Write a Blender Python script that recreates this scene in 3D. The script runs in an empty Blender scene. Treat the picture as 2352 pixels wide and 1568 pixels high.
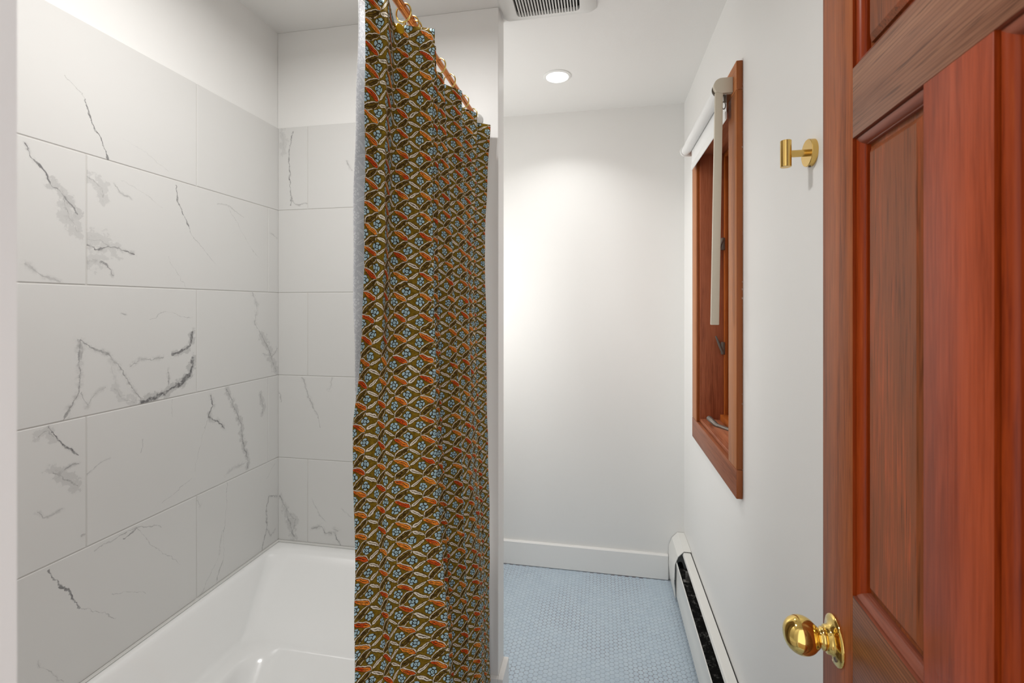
import bpy, bmesh, math, random
import numpy as np
from mathutils import Vector, Matrix

random.seed(4)
SC = bpy.context.scene
C = SC.collection
PI = math.pi

# ------------------------------------------------------------------ camera, light, exposure
F_PX, HOR, YAW, EYE = 1080.0, 702.0, math.radians(10.7), 1.39
cam = bpy.data.cameras.new('camera')
cam.sensor_width = 36.0
cam.lens = 36.0 * F_PX / 2352.0
cam.shift_y = -(784.0 - HOR) / 2352.0
cam.clip_start = 0.02
cam.dof.use_dof = True
cam.dof.focus_distance = 1.15
cam.dof.aperture_fstop = 7.0
cam_o = bpy.data.objects.new('camera', cam)
C.objects.link(cam_o)
cam_o.location = (0, 0, EYE)
cam_o.rotation_euler = (PI / 2, 0, YAW)
SC.camera = cam_o

world = bpy.data.worlds.new('daylight')
SC.world = world
world.use_nodes = True
world.node_tree.nodes['Background'].inputs[0].default_value = (0.95, 0.975, 1.0, 1)
world.node_tree.nodes['Background'].inputs[1].default_value = 0.8

SC.view_settings.view_transform = 'Standard'
SC.view_settings.look = 'None'
SC.view_settings.gamma = 1.0
SC.view_settings.use_curve_mapping = False
SC.view_settings.exposure = 0.92


def area_light(name, loc, size, power, color=(1, 1, 1), spread=180, rot=(0, 0, 0)):
    l = bpy.data.lights.new(name, 'AREA')
    l.shape = 'DISK'
    l.size = size
    l.energy = power
    l.color = color
    l.spread = math.radians(spread)
    o = bpy.data.objects.new(name, l)
    C.objects.link(o)
    o.location = loc
    o.rotation_euler = rot
    return o


CEIL = 2.414
area_light('tub_downlight', (-0.60, 0.84, CEIL - 0.012), 0.16, 4.9, (1.0, 0.99, 0.975), 170)
area_light('toilet_downlight', (-0.191, 2.10, CEIL - 0.016), 0.095, 1.25, (1.0, 0.99, 0.975), 122)
area_light('added_fill_light', (-1.12, 1.98, 1.45), 0.60, 4.2, (1.0, 0.99, 0.98), 180, (0, -PI / 2, 0))  # invented fill lamp hidden behind the partition, no fixture stands there


# ------------------------------------------------------------------ pixel helper (only used to take real positions off the photo)
def ray(px):
    a = (px - 1176.0) / F_PX
    return a * math.cos(YAW) - math.sin(YAW), a * math.sin(YAW) + math.cos(YAW)


def on_x(px, py, x):            # point of the plane x = const seen at a pixel -> (y, z)
    xc, yc = ray(px)
    d = x / xc
    return yc * d, EYE + (HOR - py) / F_PX * d


def on_y(px, py, y):            # point of the plane y = const -> (x, z)
    xc, yc = ray(px)
    d = y / yc
    return xc * d, EYE + (HOR - py) / F_PX * d


def at_depth(px, d):            # (x, y) at camera depth d
    xc, yc = ray(px)
    return xc * d, yc * d


# ------------------------------------------------------------------ scene bookkeeping
def prop(o, label=None, cat=None, group=None, kind=None):
    if label: o['label'] = label
    if cat: o['category'] = cat
    if group: o['group'] = group
    if kind: o['kind'] = kind
    return o


def empty(name, loc=(0, 0, 0), label=None, cat=None, group=None, kind=None, rotz=0):
    o = bpy.data.objects.new(name, None)
    o.empty_display_size = 0.05
    C.objects.link(o)
    o.location = loc
    o.rotation_euler = (0, 0, rotz)
    return prop(o, label, cat, group, kind)


def link(name, me, parent=None):
    o = bpy.data.objects.new(name, me)
    C.objects.link(o)
    if parent is not None:
        o.parent = parent
    return o


def obj(name, bm, mats, parent=None, smooth=False, angle=35):
    me = bpy.data.meshes.new(name)
    bmesh.ops.recalc_face_normals(bm, faces=bm.faces)
    if smooth:
        ca = math.radians(angle)
        for f in bm.faces: f.smooth = True
        for e in bm.edges:
            if len(e.link_faces) == 2 and e.calc_face_angle(0) > ca:
                e.smooth = False
    bm.to_mesh(me)
    bm.free()
    if not isinstance(mats, (list, tuple)): mats = [mats]
    for m in mats: me.materials.append(m)
    return link(name, me, parent)


def box(bm, a, b, bevel=0.0, seg=2, mi=0):
    """axis-aligned box between two corners, optionally bevelled"""
    t = bmesh.new()
    vs = [t.verts.new((x, y, z)) for x in (a[0], b[0]) for y in (a[1], b[1]) for z in (a[2], b[2])]
    for f in ((0, 1, 3, 2), (4, 6, 7, 5), (0, 4, 5, 1), (2, 3, 7, 6), (0, 2, 6, 4), (1, 5, 7, 3)):
        t.faces.new([vs[i] for i in f])
    bmesh.ops.recalc_face_normals(t, faces=t.faces)
    if bevel > 0:
        bmesh.ops.bevel(t, geom=list(t.edges), offset=bevel, segments=seg, affect='EDGES', profile=0.5)
    merge(bm, t, mi)


def merge(bm, t, mi=0):
    mp = {}
    for v in t.verts: mp[v] = bm.verts.new(v.co)
    for f in t.faces:
        try:
            nf = bm.faces.new([mp[v] for v in f.verts])
            nf.material_index = mi
            nf.smooth = f.smooth
        except ValueError:
            pass
    t.free()


def tube(bm, pts, r, seg=16, cap=True, mi=0):
    """round tube along a polyline; r may be a list"""
    pts = [Vector(p) for p in pts]
    rs = r if isinstance(r, (list, tuple)) else [r] * len(pts)
    rings = []
    up = None
    for i, p in enumerate(pts):
        d = (pts[min(i + 1, len(pts) - 1)] - pts[max(i - 1, 0)]).normalized()
        if up is None:
            up = Vector((0, 0, 1)) if abs(d.z) < 0.9 else Vector((1, 0, 0))
        side = d.cross(up).normalized()
        up = side.cross(d).normalized()
        rings.append([bm.verts.new(p + (side * math.cos(2 * PI * k / seg) + up * math.sin(2 * PI * k / seg)) * rs[i]) for k in range(seg)])
    for a, b in zip(rings, rings[1:]):
        for k in range(seg):
            f = bm.faces.new((a[k], a[(k + 1) % seg], b[(k + 1) % seg], b[k]))
            f.material_index = mi
    if cap:
        bm.faces.new(rings[0][::-1]).material_index = mi
        bm.faces.new(rings[-1]).material_index = mi


def lathe(bm, profile, origin, axis, seg=48, mi=0):
    """revolve (r, d) pairs round an axis through origin"""
    origin, axis = Vector(origin), Vector(axis).normalized()
    u = axis.cross(Vector((0, 0, 1)) if abs(axis.z) < 0.9 else Vector((1, 0, 0))).normalized()
    w = axis.cross(u)
    prev = None
    for r, d in profile:
        if r < 1e-6:
            ring = [bm.verts.new(origin + axis * d)]
        else:
            ring = [bm.verts.new(origin + axis * d + (u * math.cos(2 * PI * k / seg) + w * math.sin(2 * PI * k / seg)) * r) for k in range(seg)]
        if prev:
            for k in range(seg):
                k2 = (k + 1) % seg
                if len(prev) == 1: q = (prev[0], ring[k], ring[k2])
                elif len(ring) == 1: q = (prev[k], ring[0], prev[k2])
                else: q = (prev[k], ring[k], ring[k2], prev[k2])
                bm.faces.new(q).material_index = mi
        prev = ring


def prism(bm, prof, axis, a, b, bevel=0.0, mi=0):
    """extrude a closed 2-D profile along x / y / z between a and b"""
    t = bmesh.new()

    def P(p, s):
        return {'x': (s, p[0], p[1]), 'y': (p[0], s, p[1]), 'z': (p[0], p[1], s)}[axis]
    A = [t.verts.new(P(p, a)) for p in prof]
    B = [t.verts.new(P(p, b)) for p in prof]
    n = len(prof)
    t.faces.new(A)
    t.faces.new(B[::-1])
    for i in range(n):
        t.faces.new((A[i], B[i], B[(i + 1) % n], A[(i + 1) % n]))
    bmesh.ops.recalc_face_normals(t, faces=t.faces)
    if bevel > 0:
        bmesh.ops.bevel(t, geom=list(t.edges), offset=bevel, segments=2, affect='EDGES', profile=0.5)
    merge(bm, t, mi)


def torus(bm, center, axis, R, r, seg=40, sub=10, mi=0):
    center, axis = Vector(center), Vector(axis).normalized()
    u = axis.cross(Vector((0, 0, 1)) if abs(axis.z) < 0.9 else Vector((1, 0, 0))).normalized()
    w = axis.cross(u)
    rings = []
    for i in range(seg):
        t = 2 * PI * i / seg
        d = u * math.cos(t) + w * math.sin(t)
        rings.append([bm.verts.new(center + d * (R + r * math.cos(2 * PI * k / sub)) + axis * r * math.sin(2 * PI * k / sub)) for k in range(sub)])
    for i in range(seg):
        a, b = rings[i], rings[(i + 1) % seg]
        for k in range(sub):
            bm.faces.new((a[k], b[k], b[(k + 1) % sub], a[(k + 1) % sub])).material_index = mi


# ------------------------------------------------------------------ node maths
def lin(r, g, b):
    f = lambda c: c / 12.92 if c <= 0.04045 else ((c + 0.055) / 1.055) ** 2.4
    return (f(r / 255), f(g / 255), f(b / 255), 1.0)


class X:
    """a scalar socket with arithmetic"""
    nt = None

    def __init__(self, s): self.s = s

    @staticmethod
    def m(op, *a, clamp=False):
        n = X.nt.nodes.new('ShaderNodeMath')
        n.operation = op
        n.use_clamp = clamp
        for i, v in enumerate(a):
            if isinstance(v, X): X.nt.links.new(v.s, n.inputs[i])
            else: n.inputs[i].default_value = float(v)
        return X(n.outputs[0])

    def __add__(a, b): return X.m('ADD', a, b)
    __radd__ = __add__
    def __sub__(a, b): return X.m('SUBTRACT', a, b)
    def __rsub__(a, b): return X.m('SUBTRACT', b, a)
    def __mul__(a, b): return X.m('MULTIPLY', a, b)
    __rmul__ = __mul__
    def __truediv__(a, b): return X.m('DIVIDE', a, b)
    def abs(a): return X.m('ABSOLUTE', a)
    def min(a, b): return X.m('MINIMUM', a, b)
    def max(a, b): return X.m('MAXIMUM', a, b)
    def lt(a, b): return X.m('LESS_THAN', a, b)
    def gt(a, b): return X.m('GREATER_THAN', a, b)
    def sat(a): return X.m('ADD', a, 0.0, clamp=True)

    def wrap(a, lo, hi): return X.m('WRAP', a, hi, lo)

    def step(a, lo, hi):        # smooth 0..1 between lo and hi
        n = X.nt.nodes.new('ShaderNodeMapRange')
        n.interpolation_type = 'SMOOTHSTEP'
        X.nt.links.new(a.s, n.inputs[0])
        n.inputs[1].default_value, n.inputs[2].default_value = lo, hi
        return X(n.outputs[0])

    def below(a, lo, hi): return 1.0 - a.step(lo, hi)


def mixc(f, a, b):
    n = X.nt.nodes.new('ShaderNodeMix')
    n.data_type = 'RGBA'
    if isinstance(f, X): X.nt.links.new(f.s, n.inputs['Factor'])
    else: n.inputs['Factor'].default_value = f
    for v, k in ((a, 6), (b, 7)):
        if isinstance(v, bpy.types.NodeSocket): X.nt.links.new(v, n.inputs[k])
        else: n.inputs[k].default_value = v
    return n.outputs[2]


def noise(vec, scale, detail=3, rough=0.5, distort=0.0, out=0):
    n = X.nt.nodes.new('ShaderNodeTexNoise')
    if vec is not None: X.nt.links.new(vec, n.inputs['Vector'])
    n.inputs['Scale'].default_value = scale
    n.inputs['Detail'].default_value = detail
    n.inputs['Roughness'].default_value = rough
    n.inputs['Distortion'].default_value = distort
    return X(n.outputs[0]) if out == 0 else n.outputs[1]


def coords(which='Object'):
    n = X.nt.nodes.new('ShaderNodeTexCoord')
    return n.outputs[which]


def vscale(vec, s):
    n = X.nt.nodes.new('ShaderNodeVectorMath')
    n.operation = 'MULTIPLY'
    X.nt.links.new(vec, n.inputs[0])
    n.inputs[1].default_value = s
    return n.outputs[0]


def vadd(vec, o):
    n = X.nt.nodes.new('ShaderNodeVectorMath')
    n.operation = 'ADD'
    X.nt.links.new(vec, n.inputs[0])
    if isinstance(o, bpy.types.NodeSocket): X.nt.links.new(o, n.inputs[1])
    else: n.inputs[1].default_value = o
    return n.outputs[0]


def split(vec):
    n = X.nt.nodes.new('ShaderNodeSeparateXYZ')
    X.nt.links.new(vec, n.inputs[0])
    return [X(o) for o in n.outputs]


def join(x, y, z=0.0):
    n = X.nt.nodes.new('ShaderNodeCombineXYZ')
    for i, v in enumerate((x, y, z)):
        if isinstance(v, X): X.nt.links.new(v.s, n.inputs[i])
        else: n.inputs[i].default_value = v
    return n.outputs[0]


def bump(height, strength, dist):
    n = X.nt.nodes.new('ShaderNodeBump')
    n.inputs['Strength'].default_value = strength
    n.inputs['Distance'].default_value = dist
    X.nt.links.new(height.s, n.inputs['Height'])
    return n.outputs[0]


def mat(name):
    m = bpy.data.materials.new(name)
    m.use_nodes = True
    X.nt = m.node_tree
    return m, m.node_tree.nodes['Principled BSDF']


def put(bsdf, key, v):
    if isinstance(v, X): X.nt.links.new(v.s, bsdf.inputs[key])
    elif isinstance(v, bpy.types.NodeSocket): X.nt.links.new(v, bsdf.inputs[key])
    else: bsdf.inputs[key].default_value = v


def plain(name, col, rough=0.5, metal=0.0, coat=0.0, bump_scale=0, bump_d=0.0003, var=0.0, spec=0.5):
    m, b = mat(name)
    co = coords()
    if var:
        n = noise(co, 9, 4)
        put(b, 'Base Color', mixc(n, tuple(c * (1 - var) for c in col[:3]) + (1,), tuple(min(1, c * (1 + var)) for c in col[:3]) + (1,)))
    else:
        put(b, 'Base Color', col)
    put(b, 'Roughness', rough)
    put(b, 'Metallic', metal)
    put(b, 'Coat Weight', coat)
    put(b, 'Specular IOR Level', spec)
    if bump_scale:
        put(b, 'Normal', bump(noise(co, bump_scale, 3), 0.5, bump_d))
    return m


M = {}
M['paint'] = plain('white_wall_paint', lin(236, 235, 232), 0.45, bump_scale=260, bump_d=0.0002, var=0.004)
M['trim'] = plain('white_trim_paint', lin(240, 239, 236), 0.3, bump_scale=60, bump_d=0.0001, var=0.004)
M['heater'] = plain('white_enamel', lin(232, 231, 226), 0.32, var=0.015, bump_scale=30, bump_d=0.0001)
M['tub'] = plain('white_tub_acrylic', lin(243, 243, 241), 0.12, coat=0.6, var=0.003)
M['plastic_white'] = plain('white_plastic', lin(236, 236, 233), 0.35, var=0.006)
M['plastic_beige'] = plain('beige_plastic', lin(203, 193, 174), 0.42, var=0.02)
M['blind'] = plain('white_blind_fabric', lin(232, 232, 230), 0.75, bump_scale=700, bump_d=0.0002)
M['dark'] = plain('black_painted_shade', lin(26, 25, 24), 0.7, var=0.1)  # near-black colour standing in for shade behind slats and heater cover
M['hanger'] = plain('dull_steel', lin(120, 118, 114), 0.5, 0.6, var=0.2)
M['lever'] = plain('brown_grey_metal', lin(112, 104, 96), 0.38, 0.5, var=0.05)
M['brass'] = plain('polished_brass', lin(238, 205, 120), 0.07, 1.0, var=0.01)
M['brushed_brass'] = plain('satin_brass', lin(222, 186, 110), 0.24, 1.0, bump_scale=500, bump_d=0.00005)
M['gold_ring'] = plain('pale_brass_wire', lin(225, 200, 120), 0.15, 1.0, var=0.02)
M['button'] = plain('gold_button', lin(200, 155, 20), 0.35, 0.7, var=0.03)
M['copper'] = plain('copper_rod', lin(190, 116, 58), 0.24, 1.0, var=0.04)
M['hall'] = plain('hall_floor', lin(150, 120, 90), 0.5, var=0.1)
M['grout'] = plain('grey_grout', lin(208, 206, 202), 0.8, bump_scale=300, bump_d=0.0003, var=0.04)
M['caulk'] = plain('white_caulk', lin(215, 214, 210), 0.5, var=0.02)


def ceiling_mat():
    m, b = mat('textured_ceiling_paint')
    co = coords()
    n = noise(co, 170, 3, 0.6)
    sp = n.step(0.52, 0.72)
    patch = noise(co, 1.7, 2).step(0.42, 0.62)
    put(b, 'Base Color', lin(236, 235, 232))
    put(b, 'Roughness', 0.6)
    put(b, 'Normal', bump(sp * patch, 0.35, 0.0012))
    return m


M['ceiling'] = ceiling_mat()


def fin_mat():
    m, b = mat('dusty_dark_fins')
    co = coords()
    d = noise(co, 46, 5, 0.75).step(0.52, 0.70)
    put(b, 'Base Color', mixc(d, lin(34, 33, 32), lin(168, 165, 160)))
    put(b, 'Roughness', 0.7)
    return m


M['fin'] = fin_mat()


def floor_tile_mat():
    m, b = mat('pale_blue_penny_tile')
    co = coords()
    v = X.nt.nodes.new('ShaderNodeTexVoronoi')
    X.nt.links.new(co, v.inputs['Vector'])
    v.inputs['Scale'].default_value = 52
    r = split(v.outputs['Color'])[0]
    put(b, 'Base Color', mixc(r, lin(184, 200, 213), lin(193, 208, 219)))
    put(b, 'Roughness', 0.33)
    return m


def floor_grout_mat():
    m, b = mat('blue_grey_grout')
    co = coords()
    n = noise(co, 3.2, 3, 0.6).step(0.42, 0.66)
    put(b, 'Base Color', mixc(n, lin(184, 197, 208), lin(154, 152, 162)))
    put(b, 'Roughness', 0.8)
    return m


M['penny'] = floor_tile_mat()
M['penny_grout'] = floor_grout_mat()


def wood(name, c_dark, c_mid, c_light, axis='z', rough=0.42, coat=0.05, streak=1.0, scale=1.0, lines=0.35, ribs=0.0):
    """stained softwood / mahogany: long streaks along one axis, pores, a little figure"""
    m, b = mat(name)
    oi = X.nt.nodes.new('ShaderNodeObjectInfo')
    rnd = X(oi.outputs['Random'])
    co = vadd(coords(), join(rnd * 7.0, rnd * 3.0, rnd * 5.0))
    st = {'z': (1, 1, 0.045), 'x': (0.045, 1, 1), 'y': (1, 0.045, 1)}[axis]
    v = vscale(co, tuple(s * scale for s in st))
    big = noise(v, 24, 5, 0.6, 0.8)
    fine = noise(v, 230, 3, 0.65, 0.3)
    pores = noise(vscale(co, tuple(s * scale * (0.6 if s < 1 else 1) for s in st)), 420, 2, 0.5)
    blot = noise(vscale(co, tuple(s * scale * (3.0 if s < 1 else 1) for s in st)), 14.0, 3, 0.6, 0.5)
    t = big * 0.62 * streak + fine * 0.50 + blot * 0.36 - 0.24
    c1 = mixc(t.step(0.25, 0.55), c_dark, c_mid)
    c2 = mixc(t.step(0.52, 0.82), c1, c_light)
    c3 = mixc(pores.step(0.56, 0.70) * lines, c2, tuple(c * 0.35 for c in c_dark[:3]) + (1,))
    if ribs:                                   # dark straight growth lines of quarter-sawn stock
        z = split(co)[2]
        line = X.m('SINE', z * 1250.0 + big * 7.0 + blot * 3.0).step(0.55, 0.95)
        c3 = mixc(line * ribs, c3, tuple(c * 0.45 for c in c_dark[:3]) + (1,))
    put(b, 'Base Color', c3)
    put(b, 'Roughness', rough)
    put(b, 'Coat Weight', coat)
    put(b, 'Coat Roughness', 0.25)
    put(b, 'Specular IOR Level', 0.15)
    put(b, 'Normal', bump(pores * -0.5 + fine * 0.3, 0.25, 0.0004))
    return m


M['stile'] = wood('brown_mahogany_stile', lin(108, 54, 24), lin(156, 84, 42), lin(186, 108, 58))
M['mullion'] = wood('red_mahogany_mullion', lin(132, 54, 26), lin(170, 76, 42), lin(182, 92, 56), streak=0.7, lines=0.12)
M['rail'] = wood('pale_mahogany_rail', lin(116, 74, 54), lin(148, 102, 78), lin(174, 126, 96), axis='x', lines=0.6, ribs=0.35)
M['lock_rail'] = wood('ribbed_mahogany_rail', lin(96, 52, 28), lin(132, 78, 48), lin(158, 98, 60), axis='x', lines=0.6, ribs=0.75)
M['panel'] = wood('door_panel_wood', lin(92, 50, 26), lin(136, 74, 40), lin(196, 92, 46), lines=0.5)
M['mould'] = wood('dark_red_moulding', lin(98, 28, 6), lin(146, 56, 16), lin(178, 84, 32), rough=0.3, lines=0.1)
M['mould_x'] = wood('brown_moulding', lin(92, 48, 34), lin(138, 76, 56), lin(168, 100, 78), axis='x', rough=0.3, lines=0.2)
M['casing'] = wood('orange_cedar_casing', lin(142, 82, 42), lin(178, 112, 64), lin(196, 132, 82), lines=0.15)
M['casing_x'] = wood('reddish_cedar_casing', lin(112, 62, 38), lin(146, 86, 56), lin(172, 106, 72), axis='y', lines=0.25)
M['casing_top'] = wood('orange_cedar_head', lin(150, 88, 48), lin(188, 120, 74), lin(206, 142, 96), axis='y', lines=0.2)
M['jamb'] = wood('red_brown_jamb', lin(112, 56, 34), lin(162, 92, 62), lin(184, 116, 84), lines=0.25)
M['jamb_y'] = wood('red_brown_sill', lin(116, 62, 42), lin(168, 102, 70), lin(194, 132, 100), axis='y', lines=0.25)
M['sash'] = wood('orange_pine_sash', lin(122, 58, 22), lin(164, 88, 36), lin(184, 112, 58), lines=0.2)


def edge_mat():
    m, b = mat('deep_orange_casing_edge')
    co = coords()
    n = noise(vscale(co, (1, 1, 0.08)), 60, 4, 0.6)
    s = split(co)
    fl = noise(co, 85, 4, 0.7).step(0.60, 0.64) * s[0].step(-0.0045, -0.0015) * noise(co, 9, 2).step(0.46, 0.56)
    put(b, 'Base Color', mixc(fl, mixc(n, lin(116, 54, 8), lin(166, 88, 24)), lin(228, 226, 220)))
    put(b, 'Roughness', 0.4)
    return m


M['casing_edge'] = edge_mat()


def glass_mat():
    m = bpy.data.materials.new('window_glass')
    m.use_nodes = True
    nt = m.node_tree
    nt.nodes.clear()
    o = nt.nodes.new('ShaderNodeOutputMaterial')
    t = nt.nodes.new('ShaderNodeBsdfTransparent')
    g = nt.nodes.new('ShaderNodeBsdfGlossy')
    g.inputs['Roughness'].default_value = 0.02
    f = nt.nodes.new('ShaderNodeFresnel')
    mx = nt.nodes.new('ShaderNodeMixShader')
    nt.links.new(f.outputs[0], mx.inputs[0])
    nt.links.new(t.outputs[0], mx.inputs[1])
    nt.links.new(g.outputs[0], mx.inputs[2])
    nt.links.new(mx.outputs[0], o.inputs[0])
    return m


M['glass'] = glass_mat()


def lamp_mat():
    m, b = mat('lit_diffuser')
    put(b, 'Base Color', (0.9, 0.9, 0.9, 1))
    put(b, 'Emission Color', (1, 0.99, 0.97, 1))
    put(b, 'Emission Strength', 4.0)
    return m


M['lamp'] = lamp_mat()


# marble-look porcelain: each tile carries its own hand-placed veins (points in wall metres)
def marble(name, veins, plane, seed=0.0):
    m, b = mat(name)
    co = coords()
    s = split(co)
    u = s[1] if plane == 'x' else s[0]
    v = s[2]
    base = vadd(join(u, v), (seed * 3.1, seed * 1.7, seed))
    w1 = X.nt.nodes.new('ShaderNodeSeparateXYZ')
    X.nt.links.new(noise(base, 14, 4, 0.6, out=1), w1.inputs[0])
    w2 = X.nt.nodes.new('ShaderNodeSeparateXYZ')
    X.nt.links.new(noise(base, 60, 3, 0.6, out=1), w2.inputs[0])
    uu = u + (X(w1.outputs[0]) - 0.5) * 0.030 + (X(w2.outputs[0]) - 0.5) * 0.012
    vv = v + (X(w1.outputs[1]) - 0.5) * 0.030 + (X(w2.outputs[1]) - 0.5) * 0.012
    P = join(uu, vv)
    brk = noise(base, 30, 4, 0.65)
    brk2 = noise(base, 85, 3, 0.7)
    haze_n = noise(base, 45, 4, 0.65)
    total = None
    for pts, width, dark, haze in veins:
        d = None
        for A, B in zip(pts, pts[1:]):
            bx, by = B[0] - A[0], B[1] - A[1]
            L2 = max(bx * bx + by * by, 1e-9)
            pa = vadd(P, (-A[0], -A[1], 0))
            dn = X.nt.nodes.new('ShaderNodeVectorMath')
            dn.operation = 'DOT_PRODUCT'
            X.nt.links.new(pa, dn.inputs[0])
            dn.inputs[1].default_value = (bx / L2, by / L2, 0)
            h = X(dn.outputs['Value']).sat()
            sc = X.nt.nodes.new('ShaderNodeVectorMath')
            sc.operation = 'SCALE'
            sc.inputs[0].default_value = (-bx, -by, 0)
            X.nt.links.new(h.s, sc.inputs['Scale'])
            ln = X.nt.nodes.new('ShaderNodeVectorMath')
            ln.operation = 'LENGTH'
            X.nt.links.new(vadd(pa, sc.outputs[0]), ln.inputs[0])
            e = X(ln.outputs['Value'])
            d = e if d is None else d.min(e)
        core = (d / (brk.step(0.3, 0.72) * (width * 1.5) + width * 0.22)).below(0.35, 1.0) * (brk2.step(0.25, 0.6) * 0.65 + 0.35)
        val = core * dark
        if haze > 0:
            hz = d.below(0.0, haze) * haze_n.step(0.40, 0.72)
            val = val.max(hz * min(0.55, dark * 0.75))
            if haze >= 0.018:                  # ragged grey patches beside the strongest veins
                blob = (haze_n * 1.9 + d.below(0.0, haze * 1.2) * 0.55).step(1.22, 1.34) * d.below(haze * 0.9, haze * 1.2)
                val = val.max(blob * min(0.28, 0.08 + dark * 0.20) * (brk2 * 0.5 + 0.75))
        total = val if total is None else total.max(val)
    amb = noise(base, 2.2, 3, 0.6)
    base_c = mixc(amb, lin(214, 213, 210), lin(220, 219, 216))
    if total is not None:
        base_c = mixc(total.sat(), base_c, lin(98, 97, 98))
    put(b, 'Base Color', base_c)
    put(b, 'Roughness', 0.30)
    put(b, 'Specular IOR Level', 0.4)
    return m


# block-printed curtain cotton, pattern laid out in the cloth's own metres (UV)
def print_colour(uv):
    A, B = 0.0268, 0.0437
    wob = X.nt.nodes.new('ShaderNodeSeparateXYZ')
    X.nt.links.new(noise(uv, 95, 3, 0.6, out=1), wob.inputs[0])
    wob2 = X.nt.nodes.new('ShaderNodeSeparateXYZ')
    X.nt.links.new(noise(uv, 28, 2, 0.5, out=1), wob2.inputs[0])
    u0, v0, _ = split(uv)
    wob3 = X.nt.nodes.new('ShaderNodeSeparateXYZ')
    X.nt.links.new(noise(uv, 420, 2, 0.6, out=1), wob3.inputs[0])
    u = u0 + (X(wob.outputs[0]) - 0.5) * 0.0060 + (X(wob2.outputs[0]) - 0.5) * 0.009 + (X(wob3.outputs[0]) - 0.5) * 0.0014
    v = v0 + (X(wob.outputs[1]) - 0.5) * 0.0060 + (X(wob2.outputs[1]) - 0.5) * 0.009 + (X(wob3.outputs[1]) - 0.5) * 0.0014
    ink = noise(uv, 160, 3, 0.6)
    tint = noise(uv, 22, 2, 0.5)
    fine = noise(uv, 600, 2, 0.6)

    def cell(cu, cv): return (u - cu).wrap(-A, A), (v - cv).wrap(-B / 2, B / 2)

    olive = mixc(ink.step(0.3, 0.7), lin(102, 80, 12), lin(142, 114, 30))
    dark = lin(44, 30, 10)
    col = mixc((fine.step(0.3, 0.75)) * 0.35, olive, lin(84, 62, 14))

    def leaf(col, cu, cv, ang, L, W, fill, rim, rimcol, rib, under=0, skew=0.25):
        du, dv = cell(cu, cv)
        ca, sa = math.cos(ang), math.sin(ang)
        s = du * ca + dv * sa
        t = dv * ca - du * sa
        q = s * (1.0 / L)
        prof = (1.0 - q * q * q * q) * (1.0 + q * skew) * W     # blunt leaf outline, fuller at one end
        k = t.abs() - prof
        k = k.max((s.abs() - L) * 1.0)
        c = mixc(k.below(0.0007, 0.0020) * 0.8, col, dark)
        c = mixc(k.below(-0.0004, 0.0006), c, fill)
        if rim:
            edge = (t - (prof - rim))
            inner = edge.step(-0.0004, 0.0004) * k.below(0.0002, 0.0012)
            gap = edge.step(-0.0018, -0.0010) * edge.below(-0.0004, 0.0005) * k.below(-0.0004, 0.0006)
            c = mixc(gap * 0.85, c, dark)
            c = mixc(inner, c, rimcol)
            if under:
                low = (t + prof + 0.0004).abs().below(0.0003, 0.0008) * ink.step(0.40, 0.52) * (s.abs()).below(L * 0.8, L * 0.95)
                c = mixc(low, c, rimcol)
        if rib:
            tt = t + (0.0008 if rim else 0.0)
            r1 = tt.abs().below(0.0003, 0.0010) * (s.abs()).below(L * 0.62, L * 0.75) * ink.step(0.30, 0.42)
            c = mixc(r1 * 0.95, c, dark)
            if rib > 1:
                r2 = (t + 0.0034).abs().below(0.0002, 0.0009) * (s.abs()).below(L * 0.5, L * 0.65) * ink.step(0.42, 0.5)
                c = mixc(r2 * 0.9, c, dark)
        return c

    cream = mixc(tint, lin(222, 211, 188), lin(242, 233, 216))
    orange = mixc(tint.step(0.40, 0.60), lin(212, 78, 22), lin(240, 146, 52))
    dol = mixc(ink.step(0.35, 0.65), lin(66, 48, 12), lin(124, 98, 32))
    # between a flower and its neighbour up-right / down-right, in alternating columns
    col = leaf(col, A / 2, -B / 4, math.radians(40), 0.0170, 0.0054, dol, 0.0009, cream, 2, 1, -0.15)
    col = leaf(col, 1.5 * A, 0.25 * B, math.radians(34), 0.0130, 0.0026, cream, 0, cream, 1, 0, -0.35)
    col = leaf(col, 1.5 * A, 0.75 * B, math.radians(-28), 0.0146, 0.0028, cream, 0, cream, 1, 0, -0.3)
    col = leaf(col, A / 2, B / 4, math.radians(-31), 0.0168, 0.0046, orange, 0.0010, cream, 2, 0, 0.2)
    # flowers
    d1u, d1v = cell(0, 0)
    d2u, d2v = cell(A, B / 2)
    r1 = X.m('SQRT', d1u * d1u + d1v * d1v)
    r2 = X.m('SQRT', d2u * d2u + d2v * d2v)
    sel = r1.lt(r2)
    fu = d1u * sel + d2u * (1.0 - sel)
    fv = d1v * sel + d2v * (1.0 - sel)
    r = r1.min(r2)
    th = X.m('ARCTAN2', fv, fu)
    pet = X.m('COSINE', th * (sel + 4.0) + 0.9)
    R = 0.0080 + pet * 0.0007
    blue = mixc(tint, lin(146, 182, 196), lin(190, 215, 222))
    col = mixc((r - R).below(0.0006, 0.0015) * 0.9, col, lin(40, 34, 18))
    inpet = (r - R).below(-0.0003, 0.0005) * r.step(0.0043, 0.0049) * pet.step(-0.80, -0.55)
    col = mixc(inpet, col, blue)
    ring = (r - 0.0019).abs().below(0.0008, 0.0014)
    col = mixc(r.below(0.0034, 0.0042) * 0.9, col, lin(26, 30, 22))
    col = mixc(ring, col, lin(170, 198, 204))
    return col


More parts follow.
